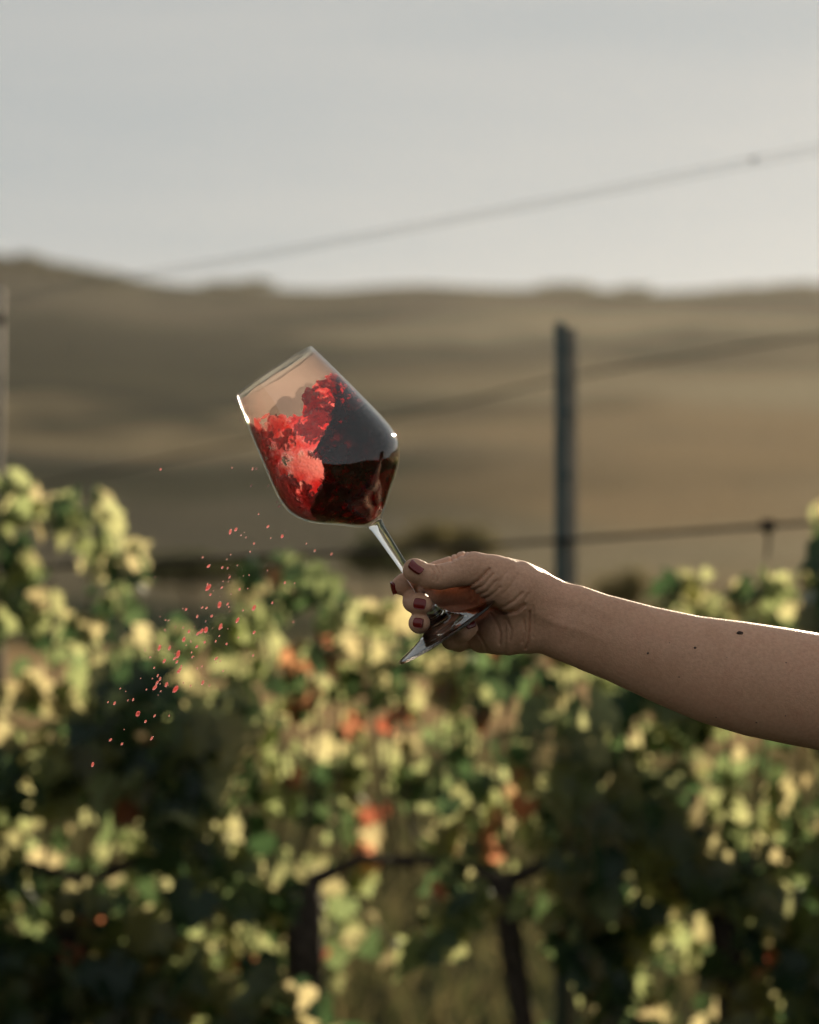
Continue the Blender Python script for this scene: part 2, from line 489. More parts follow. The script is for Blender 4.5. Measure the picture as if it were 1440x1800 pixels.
def ground_material():
    m, ns, ls, out = new_mat('hillside_fields')
    b = node(ns, 'ShaderNodeBsdfDiffuse')
    tc = node(ns, 'ShaderNodeTexCoord')
    sp = node(ns, 'ShaderNodeSeparateXYZ'); ls.new(tc.outputs['Object'], sp.inputs[0])
    # large warp so that field edges wander
    w = node(ns, 'ShaderNodeTexNoise'); w.inputs['Scale'].default_value = 0.012; w.inputs['Detail'].default_value = 3
    ls.new(tc.outputs['Object'], w.inputs['Vector'])
    wv = node(ns, 'ShaderNodeMath', operation='MULTIPLY_ADD'); wv.inputs[1].default_value = 240; wv.inputs[2].default_value = -120
    ls.new(w.outputs['Fac'], wv.inputs[0])
    # the wander fades out near the camera
    near = node(ns, 'ShaderNodeMapRange'); near.inputs['From Min'].default_value = 80; near.inputs['From Max'].default_value = 260
    ls.new(sp.outputs['Y'], near.inputs['Value'])
    wm = node(ns, 'ShaderNodeMath', operation='MULTIPLY'); ls.new(wv.outputs[0], wm.inputs[0]); ls.new(near.outputs[0], wm.inputs[1])
    yy = node(ns, 'ShaderNodeMath', operation='ADD'); ls.new(sp.outputs['Y'], yy.inputs[0]); ls.new(wm.outputs[0], yy.inputs[1])
    nm = node(ns, 'ShaderNodeMath', operation='DIVIDE'); nm.inputs[1].default_value = 800; ls.new(yy.outputs[0], nm.inputs[0])
    G, O, S, L, B = (0.014, 0.026, 0.018), (0.042, 0.048, 0.030), (0.33, 0.23, 0.13), (0.38, 0.31, 0.20), (0.28, 0.215, 0.13)
    L2 = (0.105, 0.095, 0.07)
    left = ramp(ns, [(0.0, O), (0.015, O), (0.03, S), (0.075, S), (0.085, G), (0.16, G), (0.2, L2), (0.28, L2), (0.30, O), (0.345, G), (0.365, L2), (0.40, B),
                     (0.43, G), (0.50, O), (0.53, G), (0.70, G), (0.76, L2), (0.84, O), (0.9, G), (1.0, G)])
    right = ramp(ns, [(0.0, O), (0.015, O), (0.03, S), (0.075, S), (0.09, B), (0.2, B), (0.26, L), (0.32, S), (0.44, S), (0.48, L), (0.55, B),
                      (0.62, O), (0.70, L), (0.80, O), (0.9, G), (1.0, G)])
    ls.new(nm.outputs[0], left.inputs[0]); ls.new(nm.outputs[0], right.inputs[0])  # right ramp paler and warmer: hazy glow put into the field colours
    wx = node(ns, 'ShaderNodeMath', operation='MULTIPLY_ADD'); wx.inputs[1].default_value = 0.8
    ls.new(wv.outputs[0], wx.inputs[0]); ls.new(sp.outputs['X'], wx.inputs[2])
    xs = node(ns, 'ShaderNodeMapRange'); xs.inputs['From Min'].default_value = -15; xs.inputs['From Max'].default_value = 45
    ls.new(wx.outputs[0], xs.inputs['Value'])
    mx = node(ns, 'ShaderNodeMix', data_type='RGBA'); ls.new(xs.outputs[0], mx.inputs[0])
    ls.new(left.outputs[0], mx.inputs[6]); ls.new(right.outputs[0], mx.inputs[7])
    # fine breakup
    f = node(ns, 'ShaderNodeTexNoise'); f.inputs['Scale'].default_value = 1.3; f.inputs['Detail'].default_value = 8
    ls.new(tc.outputs['Object'], f.inputs['Vector'])
    fr = ramp(ns, [(0.3, (0.55, 0.55, 0.5)), (0.7, (1.25, 1.2, 1.1))]); ls.new(f.outputs['Fac'], fr.inputs[0])
    m2 = node(ns, 'ShaderNodeMix', data_type='RGBA', blend_type='MULTIPLY'); m2.inputs[0].default_value = 1.0
    ls.new(mx.outputs[2], m2.inputs[6]); ls.new(fr.outputs[0], m2.inputs[7])
    ls.new(m2.outputs[2], b.inputs['Color']); ls.new(b.outputs[0], out.inputs['Surface'])
    return m
M_ground = ground_material()

# ------------------------------------------------------------------ ground and hills
PROF_Y = [-400, -80, -20, -5, 0, 5, 12, 30, 60, 120, 200, 350, 500, 700, 760, 900, 1500, 2600]
PROF_Z = [14, 4, 0.8, 0.05, 0, 0, -0.30, -1.2, -2.6, -5, -4, 18, 42, 78, 80, 60, 40, 40]
def ground_h(x, y):
    x = np.asarray(x, float); y = np.asarray(y, float)
    z = np.interp(y, PROF_Y, PROF_Z)
    far = np.clip((y - 330) / 300, 0, 1)
    z = z + far * np.minimum(0.085 * (np.sqrt((x + 75) ** 2 + 400) - (x + 75)), 30)
    z = z + far * (0.9 * np.sin(x * 0.045 + 1.0) * np.sin(y * 0.012) + 0.5 * np.sin(x * 0.11 + y * 0.02))
    z = z + np.clip(y / 40, 0, 1) * 0.25 * np.sin(x * 0.3) * np.sin(y * 0.21)
    return z

def build_ground():
    ys = np.unique(np.concatenate([np.linspace(-400, -20, 14), np.linspace(-20, 20, 81), np.geomspace(20, 2600, 120)]))
    us = np.linspace(-1, 1, 121)
    us = np.sign(us) * (0.15 * np.abs(us) + 0.85 * np.abs(us) ** 3)
    V = []
    for y in ys:
        xs = us * (25 + 1.6 * abs(y))
        V.append(np.stack([xs, np.full_like(xs, y), ground_h(xs, np.full_like(xs, y))], 1))
    V = np.concatenate(V)
    n = len(us)
    i, j = np.meshgrid(np.arange(len(ys) - 1), np.arange(n - 1), indexing='ij')
    a = (i * n + j).ravel()
    F = np.stack([a, a + 1, a + n + 1, a + n], 1)
    o = link('ground', mesh_np('ground', V, F), M_ground)
    tag(o, 'rolling farmland with fields rising to a hazy ridge', kind='structure')
build_ground()

# ------------------------------------------------------------------ far bushes and the wood on the ridge
def leaf_cloud(n, centre, rad, size, rg, flat=1.0):
    """a crown of n small leaf faces spread in lumps through an ellipsoid"""
    k = max(5, n // 60)
    lumps = rg.normal(size=(k, 3)); lumps /= np.linalg.norm(lumps, axis=1)[:, None]
    lumps *= rg.random((k, 1)) ** 0.4 * 0.72
    c = lumps[rg.integers(0, k, n)] + rg.normal(size=(n, 3)) * 0.17
    c = c * np.array(rad) + np.array(centre)
    a = rg.normal(size=(n, 3)); a /= np.linalg.norm(a, axis=1)[:, None]
    b = np.cross(a, rg.normal(size=(n, 3))); b /= np.linalg.norm(b, axis=1)[:, None]
    s = size * (0.6 + 0.8 * rg.random((n, 1)))
    V = np.stack([c - a * s, c + b * s * 0.6, c + a * s, c - b * s * 0.6], 1).reshape(-1, 3)
    F = np.arange(4 * n).reshape(-1, 4)
    return V, F

def bush(px, py, d, rx, rz, mat, label, group=None, n=900, cat='bush', name='bush'):
    """px,py: crown centre in the photograph; rx,rz half sizes in metres"""
    c = PD(px, py, d)
    gz = float(ground_h(c.x, d))
    root = bpy.data.objects.new(name, None); COL.objects.link(root)
    root.location = (c.x, d, gz)
    tag(root, label, cat, group)
    zc = max(c.z - gz, rz * 0.7)
    V, F = leaf_cloud(n, (0, 0, zc), (rx, rx * 0.8, rz), 0.07 * (rx + rz), rng)
    link('crown', mesh_np('crown', V, F, False), mat, root)
    v, f = tube([(0, 0, -0.1), (0.05 * rx, 0, zc * 0.5), (-0.05 * rx, 0, zc)], [rx * 0.09, rx * 0.06, rx * 0.03], 7)
    link('trunk', mesh('trunk', v, f), M_bark, root)
    return root

bush(655, 975, 42, 0.85, 0.62, M_bush, 'dark round bush on the field between the bowl and the hand')
bush(330, 1000, 62, 1.9, 0.5, M_bush, 'low dark hedge bush behind the brown soil strip', n=1400)
bush(455, 1004, 64, 1.5, 0.45, M_bush, 'smaller dark hedge bush beside the low hedge', n=1000)
bush(790, 955, 30, 0.85, 0.35, M_bushy, 'olive yellow bush showing just above the hand')
bush(1095, 1050, 26, 0.42, 0.38, M_bushy, 'dim olive bush standing behind the trellis post and forearm')
for i, (px, py, d, rx, rz) in enumerate([(30, 459, 640, 11, 2.6), (105, 474, 650, 10, 2.4), (180, 489, 655, 8, 2.0), (380, 502, 690, 9, 2), (450, 506, 690, 8, 2),
                                         (1000, 515, 690, 11, 1.0), (1100, 515, 690, 9, 1.0), (1290, 511, 685, 13, 1.0), (1400, 509, 685, 12, 1.0)]):
    bush(px, py, d, rx, rz, M_bush, 'small dark tree on the skyline of the far ridge', 'trees on the far ridge', n=500, cat='tree', name='ridge_tree')

# ------------------------------------------------------------------ trellis: posts and wires
ROW = 3.25                                     # distance of the vine row
def steel_post(px, d, top_py, label):
    c = PD(px, top_py, d)
    z0 = float(ground_h(c.x, d))
    root = bpy.data.objects.new('trellis_post', None); COL.objects.link(root)
    root.location = (c.x, d, z0)
    tag(root, label, 'post')
    h = c.z - z0
    V, F = [], []
    box(V, F, (-0.0070, -0.014, -0.3), (0.0062, -0.011, h))       # web facing the camera
    box(V, F, (-0.0093, -0.014, -0.3), (-0.0072, 0.014, h))      # side flange
    box(V, F, (0.0064, -0.014, -0.3), (0.0085, 0.014, h))
    link('profile', mesh('profile', V, F, False), M_steel, root)
    V, F = [], []
    box(V, F, (0.0087, -0.012, -0.3), (0.0275, -0.0095, h - 0.01))   # outward lip, coloured pale to stand for its sunlit face
    link('lip', mesh('lip', V, F, False), M_wood_sunlit_lip, root)
    for k in range(9):                                              # wire hooks along the flange
        V, F = [], []
        z = h - 0.05 - k * 0.11
        box(V, F, (0.0087, -0.018, z), (0.0140, -0.0125, z + 0.012))
        link('wire_hook', mesh('wire_hook', V, F, False), M_steel, root)
    return root
steel_post(985, 3.55, 568, 'dark steel trellis post with a pale sunlit-coloured lip, beyond the hand')

def wooden_post(px, d, top_py, r, label):
    c = PD(px, top_py, d)
    z0 = float(ground_h(c.x, d))
    root = bpy.data.objects.new('trellis_post', None); COL.objects.link(root)
    root.location = (c.x, d, z0)
    tag(root, label, 'post')
    h = c.z - z0
    pts = [(0.003 * math.sin(i * 2.1), 0.003 * math.cos(i * 1.7), -0.3 + (h + 0.3) * i / 10) for i in range(11)]
    v, f = tube(pts, [r * (1.05 - 0.01 * i) for i in range(11)], 14)
    link('shaft', mesh('shaft', v, f), M_wood_sunlit_lip, root)
    v, f = tube([(0, 0, h - 0.06), (0, 0, h - 0.045)], [r * 1.08] * 2, 14)
    link('wire_band', mesh('wire_band', v, f), M_bark, root)
    return root
wooden_post(-17, 3.45, 508, 0.023, 'pale wooden trellis post at the edge of the tall shoots')
wooden_post(2300, 3.9, 40, 0.045, 'thick pale wooden end post that carries the upper wires')

def wire(pts, r, mat, label, cat='wire', name='trellis_wire', group=None, sub=24):
    P3 = [PD(*p) for p in pts]
    # smooth sampling (Catmull-Rom)
    out = []
    for i in range(len(P3) - 1):
        p0, p1, p2, p3 = P3[max(i - 1, 0)], P3[i], P3[i + 1], P3[min(i + 2, len(P3) - 1)]
        for k in range(sub):
            t = k / sub
            out.append(0.5 * ((2 * p1) + (p2 - p0) * t + (2 * p0 - 5 * p1 + 4 * p2 - p3) * t * t + (3 * p1 - p0 - 3 * p2 + p3) * t ** 3))
    out.append(P3[-1])
    base = out[0].copy()
    v, f = tube([q - base for q in out], [r] * len(out), 8)
    o = link(name, mesh(name, v, f), mat); o.location = base
    tag(o, label, cat, group)
    return o
w1 = wire([(-12, 528, 3.45), (190, 488, 3.46), (500, 437, 3.5), (1000, 343, 3.6), (1440, 255, 3.7), (2300, 95, 3.9)], 0.0008, M_wire,
          'upper strand of the twin wires crossing the sky')
w2 = wire([(-12, 540, 3.43), (160, 500, 3.44), (300, 480, 3.46), (500, 446, 3.5), (1000, 353, 3.6), (1440, 268, 3.7), (2300, 112, 3.9)], 0.0008, M_wire,
          'lower strand of the twin wires crossing the sky')
k = PD(1325, 280, 3.66)
bm = bmesh.new(); bmesh.ops.create_icosphere(bm, subdivisions=2, radius=0.0042)
for v in bm.verts: v.co.x *= 1.5; v.co *= 1 + 0.15 * random.uniform(-1, 1)
me = bpy.data.meshes.new('wire_knot'); bm.to_mesh(me); bm.free()
o = link('wire_knot', me, M_wire); o.location = k
tag(o, 'small twisted knot on the twin wires against the sky', 'knot')
wire([(-400, 960, 6.2), (300, 806, 6.0), (720, 727, 5.8), (1020, 660, 5.6), (1440, 588, 5.4), (2000, 500, 5.2)], 0.0040, M_hose,
     'thick dim cable sloping behind the steel post', 'cable', 'trellis_cable')
wire([(-12, 1003, 3.44), (330, 985, 3.46), (720, 966, 3.48), (985, 950, 3.52), (1440, 918, 3.46), (2300, 860, 3.9)], 0.0040, M_hose,
     'dark irrigation hose strung along the tops of the vines', 'hose', 'irrigation_hose')
root = bpy.data.objects.new('hose_clip', None); COL.objects.link(root)
root.location = PD(1350, 924, 3.465)
tag(root, 'dark clip hanging from the irrigation hose', 'clip')
v, f = tube([(-0.011, 0, 0), (0.011, 0, 0)], [0.0105, 0.0105], 12)
link('collar', mesh('collar', v, f), M_hose, root)
v, f = tube([(0, -0.002, -0.008), (0.001, -0.002, -0.03), (-0.002, -0.002, -0.055)], [0.004, 0.003, 0.002], 7)
link('hanger', mesh('hanger', v, f), M_hose, root)

# ------------------------------------------------------------------ grapevines
def leaf_mesh(name, seed, mat):
    r = random.Random(seed)
    half = [(0.10, -0.22), (0.30, -0.36), (0.42, -0.22), (0.60, -0.12), (0.52, 0.06), (0.64, 0.26), (0.44, 0.30), (0.40, 0.44), (0.30, 0.60), (0.15, 0.60)]
    out = [(0.0, 0.0)] + half + [(0.0, 0.86)] + [(-x, y) for x, y in reversed(half)]
    pts = [(x * r.uniform(0.85, 1.12), y * r.uniform(0.9, 1.1)) for x, y in out]
    fold, droop, curl = r.uniform(0.1, 0.5), r.uniform(0.1, 0.5), r.uniform(-0.35, 0.35)
    def zz(x, y):
        return fold * abs(x) - droop * max(y, 0) ** 2 - 0.25 * max(-y, 0) + curl * x * abs(x) + r.uniform(-0.05, 0.05)
    V = [(0.0, 0.18, 0.0)] + [(x, y, zz(x, y)) for x, y in pts]
    mid = [(x * 0.55, 0.18 + (y - 0.18) * 0.55, 0.6 * zz(x * 0.55, 0.18 + (y - 0.18) * 0.55)) for x, y in pts]
    n = len(pts)
    V += mid
    F = []
    for i in range(n):
        j = (i + 1) % n
        F.append((0, 1 + n + i, 1 + n + j))
        F.append((1 + n + i, 1 + i, 1 + j, 1 + n + j))
    V = [(x, y, z) for x, y, z in V]
    me = mesh(name, V, F, True)
    me.materials.append(mat)
    return me
LEAVES = [leaf_mesh('leaf', 100 + i, M_leaf) for i in range(6)]
LEAVES_A = [leaf_mesh('leaf', 200 + i, M_autumn) for i in range(3)]

# outline of the canopy as it stands along the row (photo x of the row -> photo y of the shoot tips)
TOP_X = [-900, -300, -60, 15, 45, 80, 100, 135, 185, 215, 245, 290, 330, 400, 425, 470, 540, 590, 640, 700, 780, 900, 1000, 1120, 1170, 1200, 1250, 1280, 1320, 1370, 1410, 1425, 1460, 1700, 2400]
TOP_Y = [900, 900, 850, 835, 830, 870, 865, 850, 880, 940, 1030, 1075, 1110, 1110, 985, 965, 975, 1020, 1075, 1060, 1080, 1090, 1080, 1075, 1040, 1000, 990, 1040, 990, 990, 1060, 900, 850, 930, 900]
# openings in the canopy: (x, y, rx, ry)
HOLES = [(715, 1530, 55, 130), (690, 1760, 120, 85), (880, 1720, 110, 130), (110, 985, 26, 62), (345, 1050, 55, 45), (540, 1090, 26, 30), (960, 1760, 80, 80)]
# places where the canopy is only one or two leaves deep, so the low sun comes through
THIN = [(40, 950, 90, 160), (190, 960, 70, 140), (230, 1090, 150, 80), (60, 1200, 110, 130), (480, 1060, 130, 150), (620, 1180, 200, 150), (560, 1330, 130, 110), (640, 1340, 130, 130),
        (600, 1480, 110, 100), (450, 1450, 70, 70), (400, 1650, 70, 60), (560, 1660, 100, 80), (660, 1620, 100, 80), (140, 1480, 130, 80), (270, 1560, 70, 60), (830, 1250, 100, 120), (920, 1330, 60, 80), (850, 1470, 80, 80), (930, 1530, 60, 60),
        (1000, 1180, 120, 70), (1220, 1030, 80, 60), (1330, 1030, 80, 60), (1300, 1330, 130, 100), (1380, 1400, 90, 110), (1120, 1545, 45, 45), (1180, 1680, 70, 70), (1250, 1640, 60, 60), (1180, 1770, 60, 40), (1400, 1560, 60, 60), (60, 1620, 60, 50), (1150, 1290, 70, 60)]
def in_ell(px, py, L):
    return any(((px - x) / a) ** 2 + ((py - y) / b) ** 2 < 1 for x, y, a, b in L)

VINE_X = [-1.22, -0.86, -0.52, -0.165, 0.15, 0.50, 0.84, 1.2]
VINE_LABELS = [
    'bushy grapevine next along the row from the pale wooden post',
    'grapevine growing just outside the pale wooden post',
    'grapevine with tall yellow-green shoots inside the pale wooden post',
    'sunlit grapevine with a thick dark trunk behind the flying droplets',
    'grapevine with a thin leaning trunk beneath the hand and glass foot',
    'dense dark grapevine with scattered sunlit leaves under the forearm',
    'grapevine past the dark one under the forearm',
    'grapevine farthest along the row from the wooden post']
CORDON_Z = 0.92
vines, leaf_lists = [], []
for vi, x in enumerate(VINE_X):
    r = random.Random(vi + 40)
    root = bpy.data.objects.new('grapevine', None); COL.objects.link(root)
    gz = float(ground_h(x, ROW)); root.location = (x, ROW, gz)
    tag(root, VINE_LABELS[vi], 'grapevine', 'grapevines along the trellis')
    lean = [0.05, 0.0, -0.05, -0.02, 0.055, 0.03, -0.03, 0.02][vi]
    pts = [(lean * 2.2 + 0 if i == 0 else lean * (2.2 - 2.2 * i / 8) + r.uniform(-.008, .008), r.uniform(-.008, .008), -0.05 + (CORDON_Z + 0.05) * i / 8) for i in range(9)]
    rr = 0.030 if vi in (2, 3, 5) else 0.019
    v, f = tube(pts, [rr * (1.25 - 0.3 * i / 8) * r.uniform(0.88, 1.12) for i in range(9)], 10)
    link('trunk', mesh('trunk', v, f), M_bark, root)
    v, f = tube([(-0.17, 0.01, CORDON_Z + 0.03), (-0.08, 0, CORDON_Z + 0.02), (0, 0, CORDON_Z - 0.01), (0.09, 0.01, CORDON_Z + 0.03), (0.17, 0, CORDON_Z + 0.02)], [0.006, 0.009, 0.014, 0.009, 0.006], 8)
    link('cordon', mesh('cordon', v, f), M_bark, root)
    for s in range(7):
        sx = -0.16 + 0.32 * s / 6
        ppx = 720 + (x + sx) * FPX / ROW
        ztop = EYE - (np.interp(ppx, TOP_X, TOP_Y) + 25 - 900) / FPX * ROW - gz
        n = 8
        pts = []
        ox, oy = 0.0, 0.0
        for i in range(n):
            t = i / (n - 1)
            ox += r.uniform(-.012, .012); oy += r.uniform(-.012, .02)
            pts.append((sx + ox, oy, CORDON_Z + (ztop - CORDON_Z) * t))
        v, f = tube(pts, [0.0045 - 0.003 * i / (n - 1) for i in range(n)], 6)
        link('shoot', mesh('shoot', v, f), M_cane, root)
    vines.append(root); leaf_lists.append([])

def rand_leaf_matrix(p, size, r):
    n = Vector((r.gauss(0, 0.5), r.choice((-1, -1, 1)) * r.uniform(0.25, 1.0), r.uniform(0.0, 0.75))).normalized()
    t = Vector((r.gauss(0, 0.6), r.gauss(0, 0.3), -r.uniform(0.1, 1.0)))
    t = (t - n * t.dot(n)).normalized()
    b = t.cross(n)
    m = Matrix(((b.x, t.x, n.x, p.x), (b.y, t.y, n.y, p.y), (b.z, t.z, n.z, p.z), (0, 0, 0, 1)))
    return m @ Matrix.Diagonal((size, size, size, 1))

def scatter_leaves():
    r = random.Random(3)
    N = 10500
    for _ in range(N):
        px = r.uniform(-900, 2350); py = r.uniform(830, 1900)
        top = np.interp(px, TOP_X, TOP_Y)
        off = px < -120 or px > 1560
        if py < top: continue
        if off:
            if r.random() < 0.72: continue
            d = ROW + r.uniform(-0.2, 0.22); size = r.uniform(0.07, 0.12)
        else:
            if in_ell(px, py, HOLES): continue
            fade = min(1.0, max(0.05, (1960 - py) / 130.0))
            if r.random() > fade: continue
            if in_ell(px, py, THIN) or py < top + 120:
                if r.random() < (0.48 if py < top + 120 else 0.60): continue
                d = ROW + r.uniform(0.05, 0.22)
                size = r.choice((r.uniform(0.014, 0.03), r.uniform(0.025, 0.045), r.uniform(0.04, 0.07)))
            else:
                d = ROW + r.uniform(-0.22, 0.20); size = r.uniform(0.035, 0.08)
                if r.random() < 0.13: continue
                if d < ROW - 0.05 and r.random() < 0.1: size *= 0.5
        p = PD(px, py, d)
        if off: p = Vector((p.x, p.y, p.z + r.uniform(-.05, .05)))
        vi = min(range(len(VINE_X)), key=lambda k: abs(VINE_X[k] - p.x))
        red = r.random() < (0.02 if not in_ell(px, py, THIN) else 0.20 if py > 1150 else 0.06)
        if red: size *= 0.85
        leaf_lists[vi].append((p, size, red, r.random()))
scatter_leaves()

for vi, root in enumerate(vines):
    L = leaf_lists[vi]
    r = random.Random(vi)
    L.sort(key=lambda q: (q[0].y - 0.9 * q[1]))
    keep, rest = L[:290], L[290:]
    inv = Matrix.Translation(-root.location)
    for p, size, red, _ in keep:
        me = r.choice(LEAVES_A if red else LEAVES)
        o = bpy.data.objects.new('leaf', me); COL.objects.link(o)
        o.parent = root
        o.matrix_local = inv @ rand_leaf_matrix(p, size, r)
    if rest:
        VV, FF3, FF4, base = [], [], [], 0
        for p, size, red, _ in rest:
            me = r.choice(LEAVES)
            m = inv @ rand_leaf_matrix(p, size, r)
            VV += [m @ v.co for v in me.vertices]
            FF3 += [tuple(base + k for k in pl.vertices) for pl in me.polygons]
            base += len(me.vertices)
        o = link('foliage', mesh('foliage', VV, FF3), M_leaf_isl, root)
        o['kind'] = 'stuff'

# ------------------------------------------------------------------ grass under the vines
def grass():
    n = 26000
    y = 2.2 + 16 * rng.random(n) ** 1.7
    x = (rng.random(n) * 2 - 1) * (0.9 + 0.33 * y)
    z = ground_h(x, y)
    h = 0.05 + 0.16 * rng.random(n) ** 2
    a = rng.random(n) * 2 * np.pi
    w = 0.003 + 0.004 * rng.random(n)
    lean = rng.normal(size=(n, 2)) * 0.05
    dx, dy = np.cos(a) * w, np.sin(a) * w
    V = np.stack([np.stack([x - dx, y - dy, z - 0.01], 1), np.stack([x + dx, y + dy, z - 0.01], 1),
                  np.stack([x + lean[:, 0] * 0.4 + dx * 0.6, y + lean[:, 1] * 0.4 + dy * 0.6, z + h * 0.6], 1),
                  np.stack([x + lean[:, 0], y + lean[:, 1], z + h], 1)], 1).reshape(-1, 3)
    F = np.arange(4 * n).reshape(-1, 4)
    o = link('grass', mesh_np('grass', V, F, False), M_grass)
    tag(o, 'dry grass growing on the ground beneath the vines', 'grass', kind='stuff')
grass()

# ------------------------------------------------------------------ wine glass
U = 0.4e-3                                     # one photo pixel at the focus plane, in metres
foot_c = P(787, 1113, 0)
ez = Vector((-0.552, -0.030, 0.834)).normalized()
ex = Vector((0.834, 0, 0.552)); ex = (ex - ez * ex.dot(ez)).normalized()
ey = ez.cross(ex)
GM = Matrix(((ex.x, ey.x, ez.x, foot_c.x), (ex.y, ey.y, ez.y, foot_c.y), (ex.z, ey.z, ez.z, foot_c.z), (0, 0, 0, 1)))
glass = bpy.data.objects.new('wine_glass', None); COL.objects.link(glass)
glass.matrix_world = GM
tag(glass, 'tilted clear wine glass with swirling red wine, held by its stem', 'wine glass')

OUT_S = [229, 233, 237, 246, 259, 270, 281, 295, 310, 322, 335, 347, 360, 377, 405, 433, 462, 492, 520, 550]
OUT_R = [12, 15.5, 21, 34, 49, 63, 77.5, 93, 105, 111.5, 115.6, 117, 116.8, 114.8, 110, 104.5, 98.8, 92.5, 86.5, 79.5]
def smooth_interp(xs, ys, q):
    """monotone-ish cubic through the profile points"""
    xs = np.array(xs, float); ys = np.array(ys, float); q = np.asarray(q, float)
    m = np.gradient(ys, xs)
    i = np.clip(np.searchsorted(xs, q) - 1, 0, len(xs) - 2)
    h = xs[i + 1] - xs[i]; t = np.clip((q - xs[i]) / h, 0, 1)
    return ((2*t**3 - 3*t**2 + 1) * ys[i] + (t**3 - 2*t**2 + t) * h * m[i] + (-2*t**3 + 3*t**2) * ys[i+1] + (t**3 - t**2) * h * m[i+1])
ss = np.concatenate([np.linspace(229, 300, 34), np.linspace(303, 550, 70)])
ro = smooth_interp(OUT_S, OUT_R, ss)
def inner_r(s):
    """inner radius of the bowl (pixels) at height s"""
    s = np.asarray(s, float)
    r = smooth_interp(OUT_S, OUT_R, np.clip(s - 2.5 * np.clip((300 - s) / 60, 0, 1) - 0.5, 229, 550)) - 2.3
    return np.where(s < 239.5, np.maximum(0, (s - 236) * 5.2), r)
prof = [(r * U, s * U) for r, s in zip(ro, ss)]
prof += [((79.5 - 0.3) * U, 551.1 * U), ((79.5 - 1.2) * U, 551.5 * U), ((79.5 - 2.1) * U, 551.0 * U)]
si = np.concatenate([np.linspace(549, 300, 70), np.linspace(298, 240, 28)])
prof += [(float(inner_r(s)) * U, s * U) for s in si] + [(9 * U, 238 * U), (0, 236.5 * U)]
v, f = lathe(prof, 128)
link('bowl', mesh('bowl', v, f), M_thin, glass)
# stem: solid glass, flaring into the bowl; its lower ring meets the foot's upper ring
STEM = [(55, 10.8), (62, 9.6), (75, 8.4), (95, 7.8), (120, 7.8), (150, 8.6), (175, 9.6), (195, 10.4), (210, 11.2), (221, 12.2), (228, 13.5), (231.5, 14.2)]
st = np.linspace(55, 231.5, 60)
sr = smooth_interp([a for a, b in STEM], [b for a, b in STEM], st)
v, f = lathe([(r * U, s * U) for r, s in zip(sr, st)] + [(11 * U, 233.2 * U), (0, 234.2 * U)], 64)
link('stem', mesh('stem', v, f), M_glass, glass)
FOOT = [(0.0, 0.0), (60, 0.0), (92, 0.2), (98, 0.5), (100.6, 1.6), (101.3, 3.2), (100.2, 4.8), (97, 6.0), (90, 7.2), (78, 9.2), (64, 12.2), (50, 16.2), (38, 21.2), (28, 27.5), (20.5, 35.5), (15.2, 44), (12.2, 50.5), (10.8, 55)]
v, f = lathe([(r * U, s * U) for r, s in FOOT], 128)
link('foot', mesh('foot', v, f), M_glass, glass)

# ------------------------------------------------------------------ red wine in motion inside the bowl
def wine_fields(h):
    aq = np.arange(-120, 121, h); ay_ = np.arange(-120, 121, h); as_ = np.arange(232, 520, h)
    Q, Y, S = np.meshgrid(aq.astype(np.float32), ay_.astype(np.float32), as_.astype(np.float32), indexing='ij')
    Ri = inner_r(as_).astype(np.float32)[None, None, :] - 0.8
    slope = np.gradient(Ri[0, 0], h)[None, None, :]
    wall = (np.sqrt(Q * Q + Y * Y) - Ri) / np.sqrt(1 + slope ** 2)      # negative inside the bowl
    return aq, ay_, as_, Q, Y, S, wall

def masked_noise(Q, Y, S, m, sc, seed):
    out = np.zeros(Q.shape, np.float32)
    out[m] = value_noise(Q[m] / sc + seed * 3.1, Y[m] / sc, S[m] / sc, seed)
    return out

def s_top_of(aq):
    return np.interp(aq, [-110, -83, -54, -24, -3, 13, 45, 77, 95, 110], [494, 494, 492, 480, 459, 480, 491, 491, 484, 480]).astype(np.float32)[:, None, None]

def build_liquid():
    aq, ay_, as_, Q, Y, S, wall = wine_fields(1.6)
    m = wall < 4
    n1, n2, n3 = [masked_noise(Q, Y, S, m, sc, sd) for sc, sd in ((30, 1), (13, 2), (6.5, 3))]
    # thrown body of wine: beyond a slanting, ragged free surface
    Qb = np.interp(as_, [280, 300, 310, 333, 360, 393, 405, 419, 444, 465, 480, 500], [-90, -78, -64, -28, 4, 4, 26, 52, 75, 88, 98, 110]).astype(np.float32)[None, None, :]
    body = Qb + 0.18 * Y - Q + 11 * n1 + 12 * n2 + 7.0 * n3
    w = body
    V, F = surface_nets(np.maximum(w, wall), aq, ay_, as_)
    return relax(V, F, 1, 0.4) * U, F

